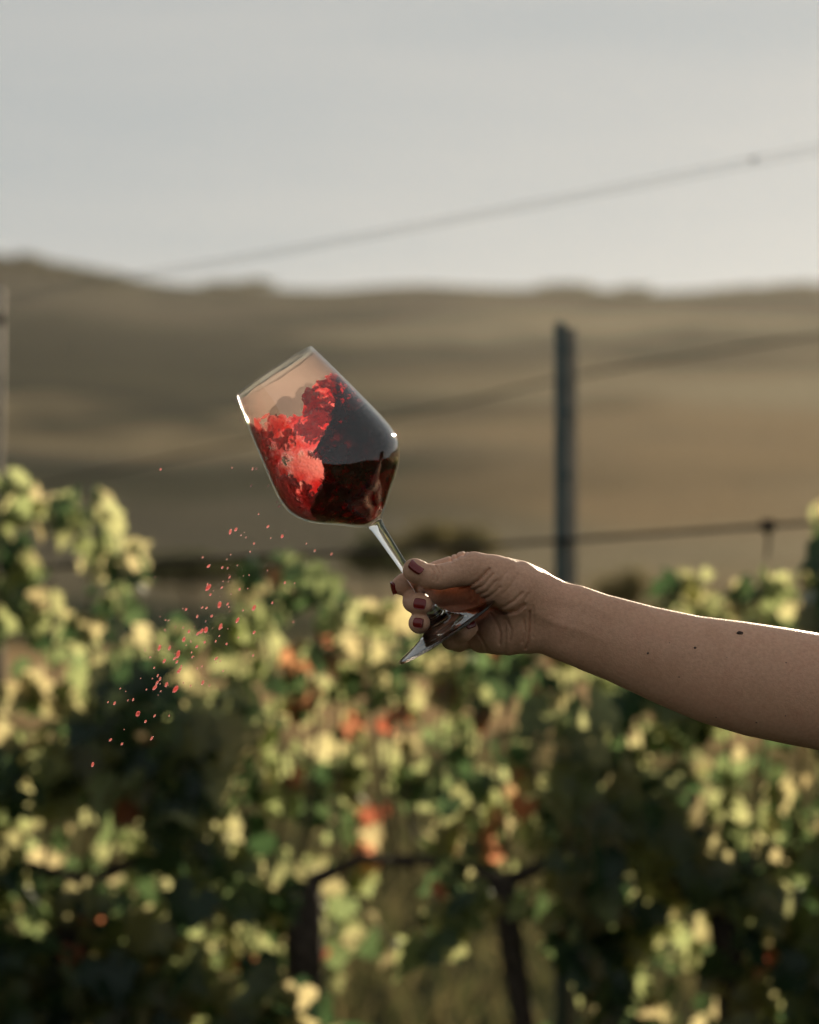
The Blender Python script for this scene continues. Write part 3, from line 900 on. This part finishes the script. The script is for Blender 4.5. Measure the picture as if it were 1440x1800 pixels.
def build_froth():
    aq, ay_, as_, Q, Y, S, wall = wine_fields(1.3)
    m = (wall < 3) & (wall > -34)
    n1, n2, n3, n4 = [masked_noise(Q, Y, S, m, sc, sd) for sc, sd in ((26, 11), (12, 12), (7, 13), (4.2, 14))]
    top = S - (s_top_of(aq) + 7 * n2 + 4 * n3 + 2 * n4)
    fine = np.clip((S - 372 + 0.3 * Q) / 40, 0.22, 1)
    right = Q - (12 * n3 + np.interp(as_, [300, 310, 333, 360, 393, 405, 419, 445, 500], [-62, -46, -6, 30, 32, 50, 70, 86, 92]).astype(np.float32)[None, None, :] + 9 * n2 + 4 * n3)
    patch = np.exp(-(((Q + 35) * 0.75 + (S - 372) * 0.66) / 22) ** 2 - (((S - 372) * 0.75 - (Q + 35) * 0.66) / 55) ** 2)
    T = 4.0 + 4.0 * n1 + 4.0 * n2 + fine * (3.5 * np.abs(n3) + 3.2 * n4)
    T = T + 3.5 * np.clip((405 - S) / 40, 0, 1)
    T = T * (1 - patch) + 2.4 * patch
    clump = np.exp(-((Q - 45) / 34) ** 2 - ((S - 455) / 38) ** 2)
    T = T + 9 * clump * (0.6 + n3)
    bl = np.clip((Y + 14) / 28, 0, 1)                               # thinner and torn on the near wall
    T = T * bl + (0.62 * T - 2.2) * (1 - bl)
    sheet = -wall - T
    D = np.maximum(np.maximum(sheet, top), np.maximum(right, wall + 0.5))
    near = (np.hypot((Q + 18) / 46, (S - 300) / 26) - 1) * 20 + 26 * n2 + 22 * n3
    bub = np.maximum(np.maximum(-wall - (1.6 + 3.0 * np.abs(n3) + 2 * n4), near), np.maximum(wall + 0.3, Y + 5))
    D = np.minimum(D, bub)
    D = np.where(m, D, np.maximum(5.0, D))
    V, F = surface_nets(D, aq, ay_, as_)
    return relax(V, F, 3, 0.5) * U, F

wine = bpy.data.objects.new('red_wine', None)
COL.objects.link(wine)
wine.matrix_world = GM
tag(wine, 'splashing red wine swirling up inside the tilted glass', 'wine')
V, F = build_liquid()
link('liquid', mesh_np('liquid', V, F), M_wine, wine)
V, F = build_froth()
link('froth', mesh_np('froth', V, F), M_froth, wine)
# wet film left on the wall above the wine
def film():
    V, F = [], []
    n, m = 160, 14
    for i in range(m):
        for k in range(n):
            w = 2 * math.pi * k / n
            top = 540 + 1.2 * math.sin(3 * w + 1) + 0.8 * math.sin(11 * w)
            s = 455 + (top - 455) * i / (m - 1)
            r = float(inner_r(s)) - 0.35
            V.append((r * math.cos(w) * U, r * math.sin(w) * U, s * U))
    for i in range(m - 1):
        for k in range(n):
            F.append((i * n + k, i * n + (k + 1) % n, (i + 1) * n + (k + 1) % n, (i + 1) * n + k))
    link('film', mesh('film', V, F), M_film, wine)
film()
V, F = lathe([(float(inner_r(q)) * U - 0.00014, q * U) for q in np.linspace(542.5, 549, 6)], 128)  # pale strip added to brighten the rim, a highlight put in as colour
link('rim_highlight_band', mesh('rim_highlight_band', V, F), M_rim_highlight, wine)

# ------------------------------------------------------------------ flying droplets
DROPS = [(448, 132, 9), (817, 124, 6), (923, 130, 7), (944, 128, 8), (916, 216, 9), (1004, 217, 6), (1050, 299, 7), (1061, 322, 7), (1098, 337, 5), (954, 363, 6), (1002, 428, 9), (837, 443, 9),
         (808, 455, 7), (864, 473, 8), (1076, 478, 9), (1091, 452, 6), (931, 515, 6), (911, 558, 7), (1245, 552, 8), (1331, 570, 7), (1201, 516, 5), (767, 639, 9), (696, 632, 7), (795, 641, 6), (804, 690, 8), (694, 743, 10),
         (690, 726, 6), (764, 743, 7), (705, 780, 9), (856, 752, 8), (898, 748, 5), (579, 856, 8), (663, 846, 8), (686, 848, 7), (752, 832, 10), (794, 828, 7), (800, 843, 6), (637, 892, 9), (712, 890, 11), (681, 917, 7), (845, 912, 12), (930, 848, 11),
         (757, 945, 13), (682, 962, 12), (660, 968, 10), (641, 980, 14), (594, 970, 11), (568, 1012, 9), (603, 1017, 6), (474, 911, 8), (580, 1041, 7), (635, 1048, 10), (676, 1025, 6), (789, 1034, 10), (733, 1020, 5), (442, 1055, 8), (494, 1055, 12),
         (538, 1088, 11), (467, 1122, 12), (532, 1127, 8), (608, 1078, 7), (612, 1102, 6), (548, 1165, 13), (541, 1176, 9), (433, 1198, 9), (445, 1215, 12), (418, 1260, 13), (525, 1268, 11), (478, 1244, 7), (638, 1160, 6), (662, 1150, 6), (735, 1110, 6), (771, 1174, 5),
         (666, 1234, 8), (603, 1250, 5), (176, 1335, 8), (210, 1341, 9), (306, 1322, 8), (331, 1395, 13), (370, 1435, 10), (189, 1530, 11), (248, 1551, 10), (402, 1522, 9), (97, 1657, 12), (492, 1405, 5), (931, 975, 8), (926, 1093, 8), (1134, 921, 8), (1000, 655, 6), (1090, 718, 5),
         (1141, 720, 5), (874, 861, 6), (813, 776, 5), (1025, 822, 6), (488, 912, 5), (565, 950, 5), (520, 1110, 8), (555, 1150, 9), (430, 1235, 8), (735, 1132, 5), (419, 688, 5), (1017, 487, 5), (905, 678, 6)]
bm = bmesh.new(); bmesh.ops.create_icosphere(bm, subdivisions=2, radius=1.0)
drop_me = bpy.data.meshes.new('wine_droplet'); bm.to_mesh(drop_me); bm.free()
drop_me.polygons.foreach_set('use_smooth', [True] * len(drop_me.polygons))
drop_me.materials.append(M_drop)
r = random.Random(21)
for _ in range(60):                                # finest spray along the same path
    t = r.random()
    DROPS.append((300 + 640 * t + r.gauss(0, 75), 1330 - 780 * t + r.gauss(0, 110), r.uniform(2.5, 4.5)))
for (u, v, s) in DROPS:
    o = bpy.data.objects.new('wine_droplet', drop_me); COL.objects.link(o)
    dep = r.uniform(-70, 45)
    o.location = P(130 + u / 2.939, 780 + v / 2.939, dep)
    rad = s * 0.40e-3 * 0.33 * r.choice((r.uniform(0.5, 0.8), r.uniform(0.8, 1.35)))
    o.scale = (rad * 0.8, rad * 0.8, rad * r.uniform(1.0, 1.9))
    o.rotation_euler = (0, math.radians(r.uniform(15, 45)), 0)
    tag(o, 'tiny red wine droplet flung through the air below the tilted glass', 'droplet', 'wine droplets flying from the glass')

# ------------------------------------------------------------------ the arm and hand
def C1(u, v, y=0.0):
    """point of the close-up crop of the hand (u,v) at depth y mm -> local millimetres (x, y, z)"""
    px, py = 660 + u / 4.2353, 900 + v / 4.2353
    k = (1440 + y) / 1440.0 * 0.4
    return np.array([(px - 720) * k, y, (900 - py) * k])

def body_cones(cone, g):
    # the rest of the standing figure, beyond the picture's edge (g = how far clothing stands off)
    cx, y0 = 850.0, 30.0
    cone((660, 24, -142), (760, 26, -118), 46 + g, 48 + g, 20)
    cone((1040, 26, -142), (930, 26, -118), 46 + g, 48 + g, 20)
    cone((760, y0, -190), (930, y0, -190), 82 + g, 82 + g, 40)
    cone((790, y0, -300), (910, y0, -300), 84 + g, 84 + g, 40)
    cone((795, y0, -430), (905, y0, -430), 76 + g, 76 + g, 40)
    cone((790, y0 + 10, -570), (910, y0 + 10, -570), 88 + g, 88 + g, 40)
    for sx in (-1, 1):
        cone((cx + sx * 72, y0 + 10, -620), (cx + sx * 88, y0, -1010), 80 + g, 52 + g, 25)
        cone((cx + sx * 88, y0, -1010), (cx + sx * 95, y0 + 15, -1400), 50 + g, 36 + g, 15)
    if g == 0:
        cone((1045, 26, -160), (1095, 40, -420), 46, 36, 15)
        cone((1095, 40, -420), (1085, 0, -650), 34, 24, 12)
        cone((1085, 0, -650), (1080, -15, -730), 24, 16, 10)
        cone((cx, y0, -110), (cx, y0 - 5, -10), 52, 50, 20)
        cone((cx, y0 - 15, 50), (cx, y0 + 5, 125), 62, 80, 20)
        cone((cx, y0 - 70, 40), (cx, y0 - 82, 62), 9, 8, 8)
        for sx in (-1, 1):
            cone((cx + sx * 95, y0 + 15, -1400), (cx + sx * 110, y0 - 110, -1475), 34, 26, 15)
            cone((cx + sx * 78, y0, 50), (cx + sx * 80, y0 + 8, 85), 8, 10, 6)

def build_arm():
    ax = np.concatenate([np.arange(-22, 98, 0.75), np.arange(98, 130, 1.3), np.arange(130, 300, 3.0), np.arange(300, 640, 8.0), np.arange(640, 1130, 12.0)])
    ay_ = np.concatenate([np.arange(-180, -44, 9.0), np.arange(-44, 90, 0.8), np.arange(90, 260, 9.0)])
    az = np.concatenate([np.arange(-1512, -192, 14.0), np.arange(-192, -18, 0.8), np.arange(-18, 260, 7.0)])
    shp = (len(ax), len(ay_), len(az))
    D = np.full(shp, 50.0, np.float32)
    axf, ayf, azf = ax.astype(np.float32), ay_.astype(np.float32), az.astype(np.float32)

    def block(lo, hi):
        i = [(np.searchsorted(a, l), np.searchsorted(a, h_)) for a, l, h_ in zip((ax, ay_, az), lo, hi)]
        sl = tuple(slice(max(0, a), b) for a, b in i)
        return sl, axf[sl[0]][:, None, None], ayf[sl[1]][None, :, None], azf[sl[2]][None, None, :]

    def cone(F, a, b, ra, rb, k=4.0):
        a, b = np.array(a, np.float32), np.array(b, np.float32)
        pad = max(ra, rb) + k + 3
        sl, X, Y, Z = block(np.minimum(a, b) - pad, np.maximum(a, b) + pad)
        if F[sl].size == 0: return
        ab = b - a; L2 = float((ab ** 2).sum()) + 1e-6
        t = np.clip(((X - a[0]) * ab[0] + (Y - a[1]) * ab[1] + (Z - a[2]) * ab[2]) / L2, 0, 1)
        d = np.sqrt((X - a[0] - t * ab[0]) ** 2 + (Y - a[1] - t * ab[1]) ** 2 + (Z - a[2] - t * ab[2]) ** 2) - (ra + (rb - ra) * t)
        F[sl] = smin(F[sl], d, k)

    # forearm and upper arm: elliptical tube between the two outlines
    PX = np.array([905, 926, 950, 973, 1024, 1067, 1152, 1230, 1308, 1386, 1440, 1520, 1620, 1800, 2100, 2320, 2500])
    TP = np.array([992, 998, 1009, 1019.5, 1030, 1045, 1067, 1083, 1092.5, 1104, 1113, 1126, 1138, 1132, 1105, 1075, 1070])
    BT = np.array([1136, 1139, 1148, 1158, 1179, 1196, 1236, 1269, 1292, 1308, 1318, 1330, 1342, 1345, 1345, 1345, 1345])
    YC = np.array([20, 19, 18, 17, 16, 16, 15, 14, 13, 12, 12, 12, 14, 18, 22, 24, 24])
    WD = np.array([16, 17, 18, 19, 20.5, 22, 26, 30, 33, 35.5, 37, 39, 40, 41, 46, 52, 50])
    kx = 0.4 * 1.01
    XM = (PX - 720) * kx
    top = np.interp(ax, XM, (900 - TP) * kx); bot = np.interp(ax, XM, (900 - BT) * kx)
    ker = np.ones(7) / 7
    ct = ((top + bot) / 2).astype(np.float32); hh = ((top - bot) / 2).astype(np.float32)
    yc = np.interp(ax, XM, YC).astype(np.float32); wd = np.interp(ax, XM, WD).astype(np.float32)
    sl, X, Y, Z = block((XM[0] - 6, -60, -240), (720, 110, 10))
    i0 = sl[0].start
    cz, ch, cyy, cw = [a[i0:sl[0].stop][:, None, None] for a in (ct, hh, yc, wd)]
    e = np.sqrt(((Z - cz) / ch) ** 2 + ((Y - cyy) / cw) ** 2)
    d = (e - 1) * np.minimum(ch, cw) * 1.05
    d = np.maximum(d, XM[0] - X)
    d = np.maximum(d, X - 660)
    # the tendons and shallow hollow on the inside of the wrist
    tend = np.exp(-((Z - (cz - 0.05 * ch)) / 3.0) ** 2) * np.clip((150 - X) / 60, 0, 1) * np.clip((X - 80) / 15, 0, 1)
    hol = np.exp(-((Z - (cz + 0.38 * ch)) / 5.0) ** 2) * np.clip((170 - X) / 60, 0, 1) * np.clip((X - 85) / 15, 0, 1)
    d = np.where(Y < cyy, d - 0.9 * tend + 0.8 * hol, d)
    D[sl] = np.minimum(D[sl], d)

    # palm
    c = lambda *a: C1(*a)
    cone(D, c(1150, 650, 14), c(1050, 580, 9), 19.5, 18.0, 12)            # root of the thumb
    cone(D, c(1070, 590, 8), c(880, 492, 3), 18.5, 15.2, 7)               # thenar
    cone(D, c(900, 500, 3), c(730, 428, -2), 14.8, 11.3, 7)
    cone(D, c(1090, 880, 17), c(930, 905, 22), 14.3, 13.6, 10)            # heel of the hand
    cone(D, c(950, 905, 22), c(790, 925, 34), 13.6, 12.0, 7)
    for (u, v, y, r1) in [(830, 470, 58, 10.5), (810, 610, 63, 10.5), (805, 760, 61, 10), (812, 890, 50, 9.5)]:
        cone(D, c(1150, 560 + (v - 470) * 0.75, 24), c(u, v, y), 13, r1, 7)
    cone(D, c(900, 520, 42), c(900, 860, 44), 10, 10, 8)
    cone(D, c(985, 600, 30), c(985, 830, 32), 12, 12, 8)
    # thumb
    cone(D, c(730, 428, -2), c(470, 486, -7), 11.2, 8.6, 5)
    HB, _, _, _ = block((-22, -44, -192), (100, 90, -18))
    T = np.full(shp, 50.0, np.float32)
    cone(T, c(480, 484, -7), c(400, 478, -8), 8.7, 8.6, 2)
    cone(T, c(400, 478, -8), c(296, 440, -9.5), 8.6, 7.9, 2)
    cone(T, c(300, 440, -9.5), c(284, 425, -10), 7.9, 7.6, 2)
    D[HB] = smin(D[HB], T[HB], 2.5)
    cone(D, c(640, 520, 46), c(620, 650, 50), 8, 8, 4)  # hidden flesh added between the fingers to block the sun behind
    fingers = [
        [(830, 470, 58, 10.2), (660, 392, 28, 9.2), (395, 470, 18, 8.2), (215, 535, 11.5, 7.1), (190, 548, 11, 6.6)],
        [(810, 620, 62, 9.8), (425, 612, 36, 9.6), (292, 666, 9, 8.1), (330, 682, -4, 7.5), (352, 688, -8, 6.7)],
        [(805, 765, 60, 9.4), (440, 800, 34, 8.2), (328, 826, 10, 7.3), (334, 828, -3, 6.8), (342, 830, -6, 6.3)],
        [(815, 900, 50, 8.8), (620, 958, 36, 7.6), (565, 950, 16, 6.8), (660, 895, 9, 6.3), (705, 868, 9, 5.9)]]
    for fg in fingers:
        T[HB] = 50.0
        for a, b in zip(fg[:-1], fg[1:]):
            cone(T, c(*a[:3]), c(*b[:3]), a[3], b[3], 2.0)
        D[HB] = smin(D[HB], T[HB], 3.0)
    del T
    body_cones(lambda *a: cone(D, *a), 0.0)
    # skin folds, as grooves seen on the camera side
    K = 4.2353
    FOLDS = [([(405, 405), (438, 450), (428, 505)], 0.55, 0.8), ([(447, 400), (474, 450), (462, 515)], 0.7, 0.8), ([(484, 410), (500, 455), (488, 500)], 0.5, 0.8),
             ([(850, 425), (770, 505), (695, 555), (640, 572)], 1.2, 1.1), ([(880, 460), (800, 550), (700, 598)], 0.7, 1.0), ([(905, 505), (830, 590), (740, 635)], 0.6, 1.0), ([(930, 560), (850, 630), (780, 655)], 0.6, 1.0),
             ([(720, 655), (850, 712), (960, 752), (1050, 738), (1110, 690)], 1.7, 1.5), ([(1095, 600), (1035, 660), (960, 705), (890, 722)], 0.8, 1.1), ([(1140, 610), (1085, 690), (1000, 738)], 0.6, 1.0),
             ([(1150, 740), (1148, 860), (1138, 960), (1120, 1015)], 1.0, 1.0), ([(1105, 800), (1115, 880), (1095, 970)], 0.6, 0.9), ([(1172, 700), (1180, 820), (1172, 930)], 0.45, 0.9),
             ([(860, 760), (905, 830), (930, 900), (925, 980)], 0.8, 1.2), ([(760, 900), (800, 960), (830, 1030)], 0.7, 1.1), ([(980, 800), (1010, 870), (1000, 950)], 0.45, 1.2),
             ([(560, 318), (568, 372)], 0.7, 0.8), ([(600, 308), (612, 350)], 0.6, 0.8), ([(672, 296), (655, 335)], 0.6, 0.8), ([(350, 385), (420, 380)], 0.3, 0.8),
             ([(700, 360), (640, 420)], 0.35, 0.9), ([(760, 360), (690, 440)], 0.3, 0.9), ([(1000, 420), (940, 500), (900, 560)], 0.35, 1.2), ([(1060, 470), (1000, 560), (950, 610)], 0.35, 1.2)]
    for pts, amp, sg in FOLDS:
        q = [((660 + u / K - 720) * 0.4, (900 - (900 + v / K)) * 0.4) for u, v in pts]
        lo = (min(a[0] for a in q) - 5, -44, min(a[1] for a in q) - 5); hi = (max(a[0] for a in q) + 5, 45, max(a[1] for a in q) + 5)
        sl, X, Y, Z = block(lo, hi)
        s = 1440 / (1440 + Y)
        xs, zs = X * s, Z * s
        best = np.full(D[sl].shape, 99.0, np.float32)
        for a, b in zip(q[:-1], q[1:]):
            L2 = (b[0] - a[0]) ** 2 + (b[1] - a[1]) ** 2
            t = np.clip(((xs - a[0]) * (b[0] - a[0]) + (zs - a[1]) * (b[1] - a[1])) / L2, 0, 1)
            best = np.minimum(best, np.sqrt((xs - a[0] - t * (b[0] - a[0])) ** 2 + (zs - a[1] - t * (b[1] - a[1])) ** 2))
        D[sl] += 1.7 * amp * np.exp(-(best / (0.8 * sg)) ** 2)
    # slight unevenness of flesh
    sl, X, Y, Z = block((-22, -44, -192), (120, 92, -18))
    sh = D[sl].shape
    D[sl] += 0.35 * value_noise(np.broadcast_to(X / 9, sh), np.broadcast_to(Y / 9, sh), np.broadcast_to(Z / 9, sh), 8)
    V, F = surface_nets(D, ax, ay_, az)
    V = relax(V, F, 2, 0.5)
    return V, F

V, F = build_arm()
person = link('person', mesh_np('person', V / 1000.0, F), M_skin)
person.location = (0, SUBJ, EYE)
tag(person, 'person with outstretched bare arm and dark red nails, holding the wine glass by its stem', 'person')
ARM_V = V

def fuzz():
    # fine hairs on the forearm
    me = person.data
    n = len(me.vertices)
    co = np.empty(n * 3, np.float32); me.vertices.foreach_get('co', co); co = co.reshape(-1, 3) * 1000
    no = np.empty(n * 3, np.float32); me.vertices.foreach_get('normal', no); no = no.reshape(-1, 3)
    m = np.where((co[:, 0] > 85) & (co[:, 0] < 330) & (no[:, 2] > -0.2))[0]
    pick = rng.choice(m, 3200)
    p, q = co[pick] + rng.normal(size=(3200, 3)) * 0.5, no[pick]
    d = q * 0.55 + np.array([-0.75, 0.0, -0.1]) + rng.normal(size=(3200, 3)) * 0.25
    d /= np.linalg.norm(d, axis=1)[:, None]
    L = (1.8 + 2.6 * rng.random((3200, 1)))
    sd = np.cross(d, rng.normal(size=(3200, 3))); sd /= np.linalg.norm(sd, axis=1)[:, None]
    V = np.stack([p - sd * 0.035 - q * 0.4, p + sd * 0.035 - q * 0.4, p + d * L], 1).reshape(-1, 3) / 1000.0
    o = link('arm_hair', mesh_np('arm_hair', V, np.arange(9600).reshape(-1, 3), False), M_fuzz, person)
    o['kind'] = 'stuff'
fuzz()

def clothing(name, mat, zlo, zhi, g, xlo, xhi):
    ax, ay_, az = np.arange(560, 1150, 11.0), np.arange(-140, 230, 11.0), np.arange(-1500, 20, 12.0)
    X, Y, Z = np.meshgrid(ax, ay_, az, indexing='ij')
    st = [np.full(X.shape, 60.0)]
    def cone(a, b, ra, rb, k):
        a, b = np.array(a), np.array(b); ab = b - a
        t = np.clip(((X - a[0]) * ab[0] + (Y - a[1]) * ab[1] + (Z - a[2]) * ab[2]) / (ab ** 2).sum(), 0, 1)
        d = np.sqrt((X - a[0] - t * ab[0]) ** 2 + (Y - a[1] - t * ab[1]) ** 2 + (Z - a[2] - t * ab[2]) ** 2) - (ra + (rb - ra) * t)
        st[0] = smin(st[0], d, k)
    body_cones(cone, g)
    D = st[0] + 4 * value_noise(X / 45, Y / 45, Z / 80, 5)
    D = np.maximum(np.maximum(D, zlo - Z), np.maximum(Z - zhi, np.maximum(xlo - X, X - xhi)))
    V, F = surface_nets(D.astype(np.float32), ax, ay_, az)
    link(name, mesh_np(name, relax(V, F, 2, 0.5) / 1000.0, F), mat, person)
clothing('sleeveless_top', M_cloth, -600, -70, 11, 672, 1030)
clothing('trousers', M_denim, -1440, -570, 14, 600, 1140)
bm = bmesh.new(); bmesh.ops.create_uvsphere(bm, u_segments=32, v_segments=20, radius=1.0)
for v in bm.verts:
    q = 1 + 0.03 * math.sin(9 * v.co.x) * math.cos(7 * v.co.z)
    front = max(0.0, -v.co.y) * (v.co.z < 0.45)
    v.co = Vector((v.co.x * 92 * q, v.co.y * (96 - 62 * front) * q, v.co.z * (98 + 75 * (v.co.z < -0.1) * max(0, v.co.y)) * q)) / 1000.0
me = bpy.data.meshes.new('hair'); bm.to_mesh(me); bm.free()
me.polygons.foreach_set('use_smooth', [True] * len(me.polygons))
o = link('hair', me, M_hair, person); o.location = (0.85, 0.048, 0.125)
for sx in (-1, 1):
    bm = bmesh.new(); bmesh.ops.create_uvsphere(bm, u_segments=16, v_segments=10, radius=0.011)
    me = bpy.data.meshes.new('eye'); bm.to_mesh(me); bm.free()
    o = link('eye', me, M_eye, person); o.location = (0.85 + sx * 0.031, -0.040, 0.082)

def on_skin(px, py, win=12):
    """front skin point under a photo pixel"""
    k = 1440 / (1440 + ARM_V[:, 1])
    dx = ARM_V[:, 0] * k / 0.4 + 720 - px; dz = 900 - ARM_V[:, 2] * k / 0.4 - py
    m = (np.abs(dx) < win) & (np.abs(dz) < win)
    q = ARM_V[m]
    front = q[q[:, 1] < q[:, 1].min() + 6]
    kk = 1440 / (1440 + front[:, 1])
    w = 1 / (((front[:, 0] * kk / 0.4 + 720 - px) ** 2 + (900 - front[:, 2] * kk / 0.4 - py) ** 2) + 0.5)
    y = float((front[:, 1] * w).sum() / w.sum())
    s = 0.4 * (1440 + y) / 1440
    return Vector(((px - 720) * s, y, (900 - py) * s))

def nail(u, v, y, normal, along, length, width, rad):
    """curved nail plate; centre at crop point (u,v), pushed out along the normal onto the skin"""
    n = Vector(normal).normalized(); t = Vector(along); t = (t - n * t.dot(n)).normalized(); b = t.cross(n)
    c = (on_skin(660 + u / 4.2353, 900 + v / 4.2353, 5) if y is None else Vector(C1(u, v, y))) + n * 0.75
    V, F = [], []
    NU, NV = 9, 9
    for layer in (0, 1):
        for i in range(NU):
            for j in range(NV):
                a, w = -1 + 2 * i / (NU - 1), -1 + 2 * j / (NV - 1)
                ww = w * (1 - 0.16 * abs(a) ** 3); aa = a * (1 - 0.16 * abs(w) ** 3)
                th = ww * width / 2 / rad
                p = c + t * (aa * length / 2) + b * (rad * math.sin(th)) + n * (rad * (math.cos(th) - 1) - 0.25 * aa * aa)
                if layer: p = p - n * 1.8
                V.append(p / 1000.0)
    s = NU * NV
    for i in range(NU - 1):
        for j in range(NV - 1):
            q = (i * NV + j, (i + 1) * NV + j, (i + 1) * NV + j + 1, i * NV + j + 1)
            F.append(q); F.append(tuple(s + k for k in reversed(q)))
    edge = [i * NV for i in range(NU)] + [(NU - 1) * NV + j for j in range(1, NV)] + [i * NV + NV - 1 for i in range(NU - 2, -1, -1)] + [j for j in range(NV - 2, 0, -1)]
    for a, b2 in zip(edge, edge[1:] + edge[:1]):
        F.append((a, b2, s + b2, s + a))
    o = link('fingernail', mesh('fingernail', V, F), M_polish, person)
    return o
nail(308, 402, None, (0.42, -0.66, 0.62), (-0.80, 0.0, 0.58), 11.0, 9.0, 6.6)
nail(124, 568, 9.5, (-0.95, -0.15, -0.25), (-0.3, 0.1, -0.95), 9.0, 8.0, 6.2)
nail(330, 683, None, (-0.08, -0.98, 0.15), (0.95, -0.1, -0.15), 8.8, 8.2, 6.8)
nail(316, 826, None, (-0.50, -0.86, 0.05), (0.75, -0.6, -0.1), 7.6, 7.6, 6.2)
nail(708, 836, None, (0.15, -0.80, 0.58), (0.85, 0.0, 0.5), 7.4, 6.4, 5.2)

for px, py, rx, rz in [(1301, 1113, 2.4, 1.6), (1222, 1139, 0.95, 0.9), (1139, 1148, 0.85, 0.85), (1382, 1165, 0.5, 0.5), (1177, 1130, 0.35, 0.35), (1194, 1190, 0.55, 0.5), (1330, 1270, 0.7, 0.5), (1381, 1258, 0.5, 0.5), (1259, 1261, 0.4, 0.4), (1278, 1156, 0.3, 0.3)]:
    p = on_skin(px, py)
    bm = bmesh.new(); bmesh.ops.create_icosphere(bm, subdivisions=2, radius=1.0)
    rr = random.Random(px)
    for v in bm.verts:
        q = 1 + rr.uniform(-0.15, 0.15)
        v.co = Vector((v.co.x * rx * q, v.co.y * min(rx, rz) * 0.45, v.co.z * rz * q)) / 1000.0
    me = bpy.data.meshes.new('mole'); bm.to_mesh(me); bm.free()
    me.polygons.foreach_set('use_smooth', [True] * len(me.polygons))
    o = link('mole', me, M_mole, person); o.location = p / 1000.0

# ------------------------------------------------------------------ the hazy air
def haze():
    V, F = [], []
    box(V, F, (-1500, -380, -9), (1500, 1100, 112))
    o = link('haze', mesh('haze', V, F, False))
    m, ns, ls, out = new_mat('haze_air')
    v = node(ns, 'ShaderNodeVolumePrincipled')
    v.inputs['Color'].default_value = (0.95, 0.90, 0.83, 1)
    v.inputs['Density'].default_value = 0.00008
    v.inputs['Anisotropy'].default_value = 0.5
    ls.new(v.outputs[0], out.inputs['Volume'])
    o.data.materials.append(m)
    tag(o, 'warm evening haze over the valley', 'haze', kind='stuff')
haze()
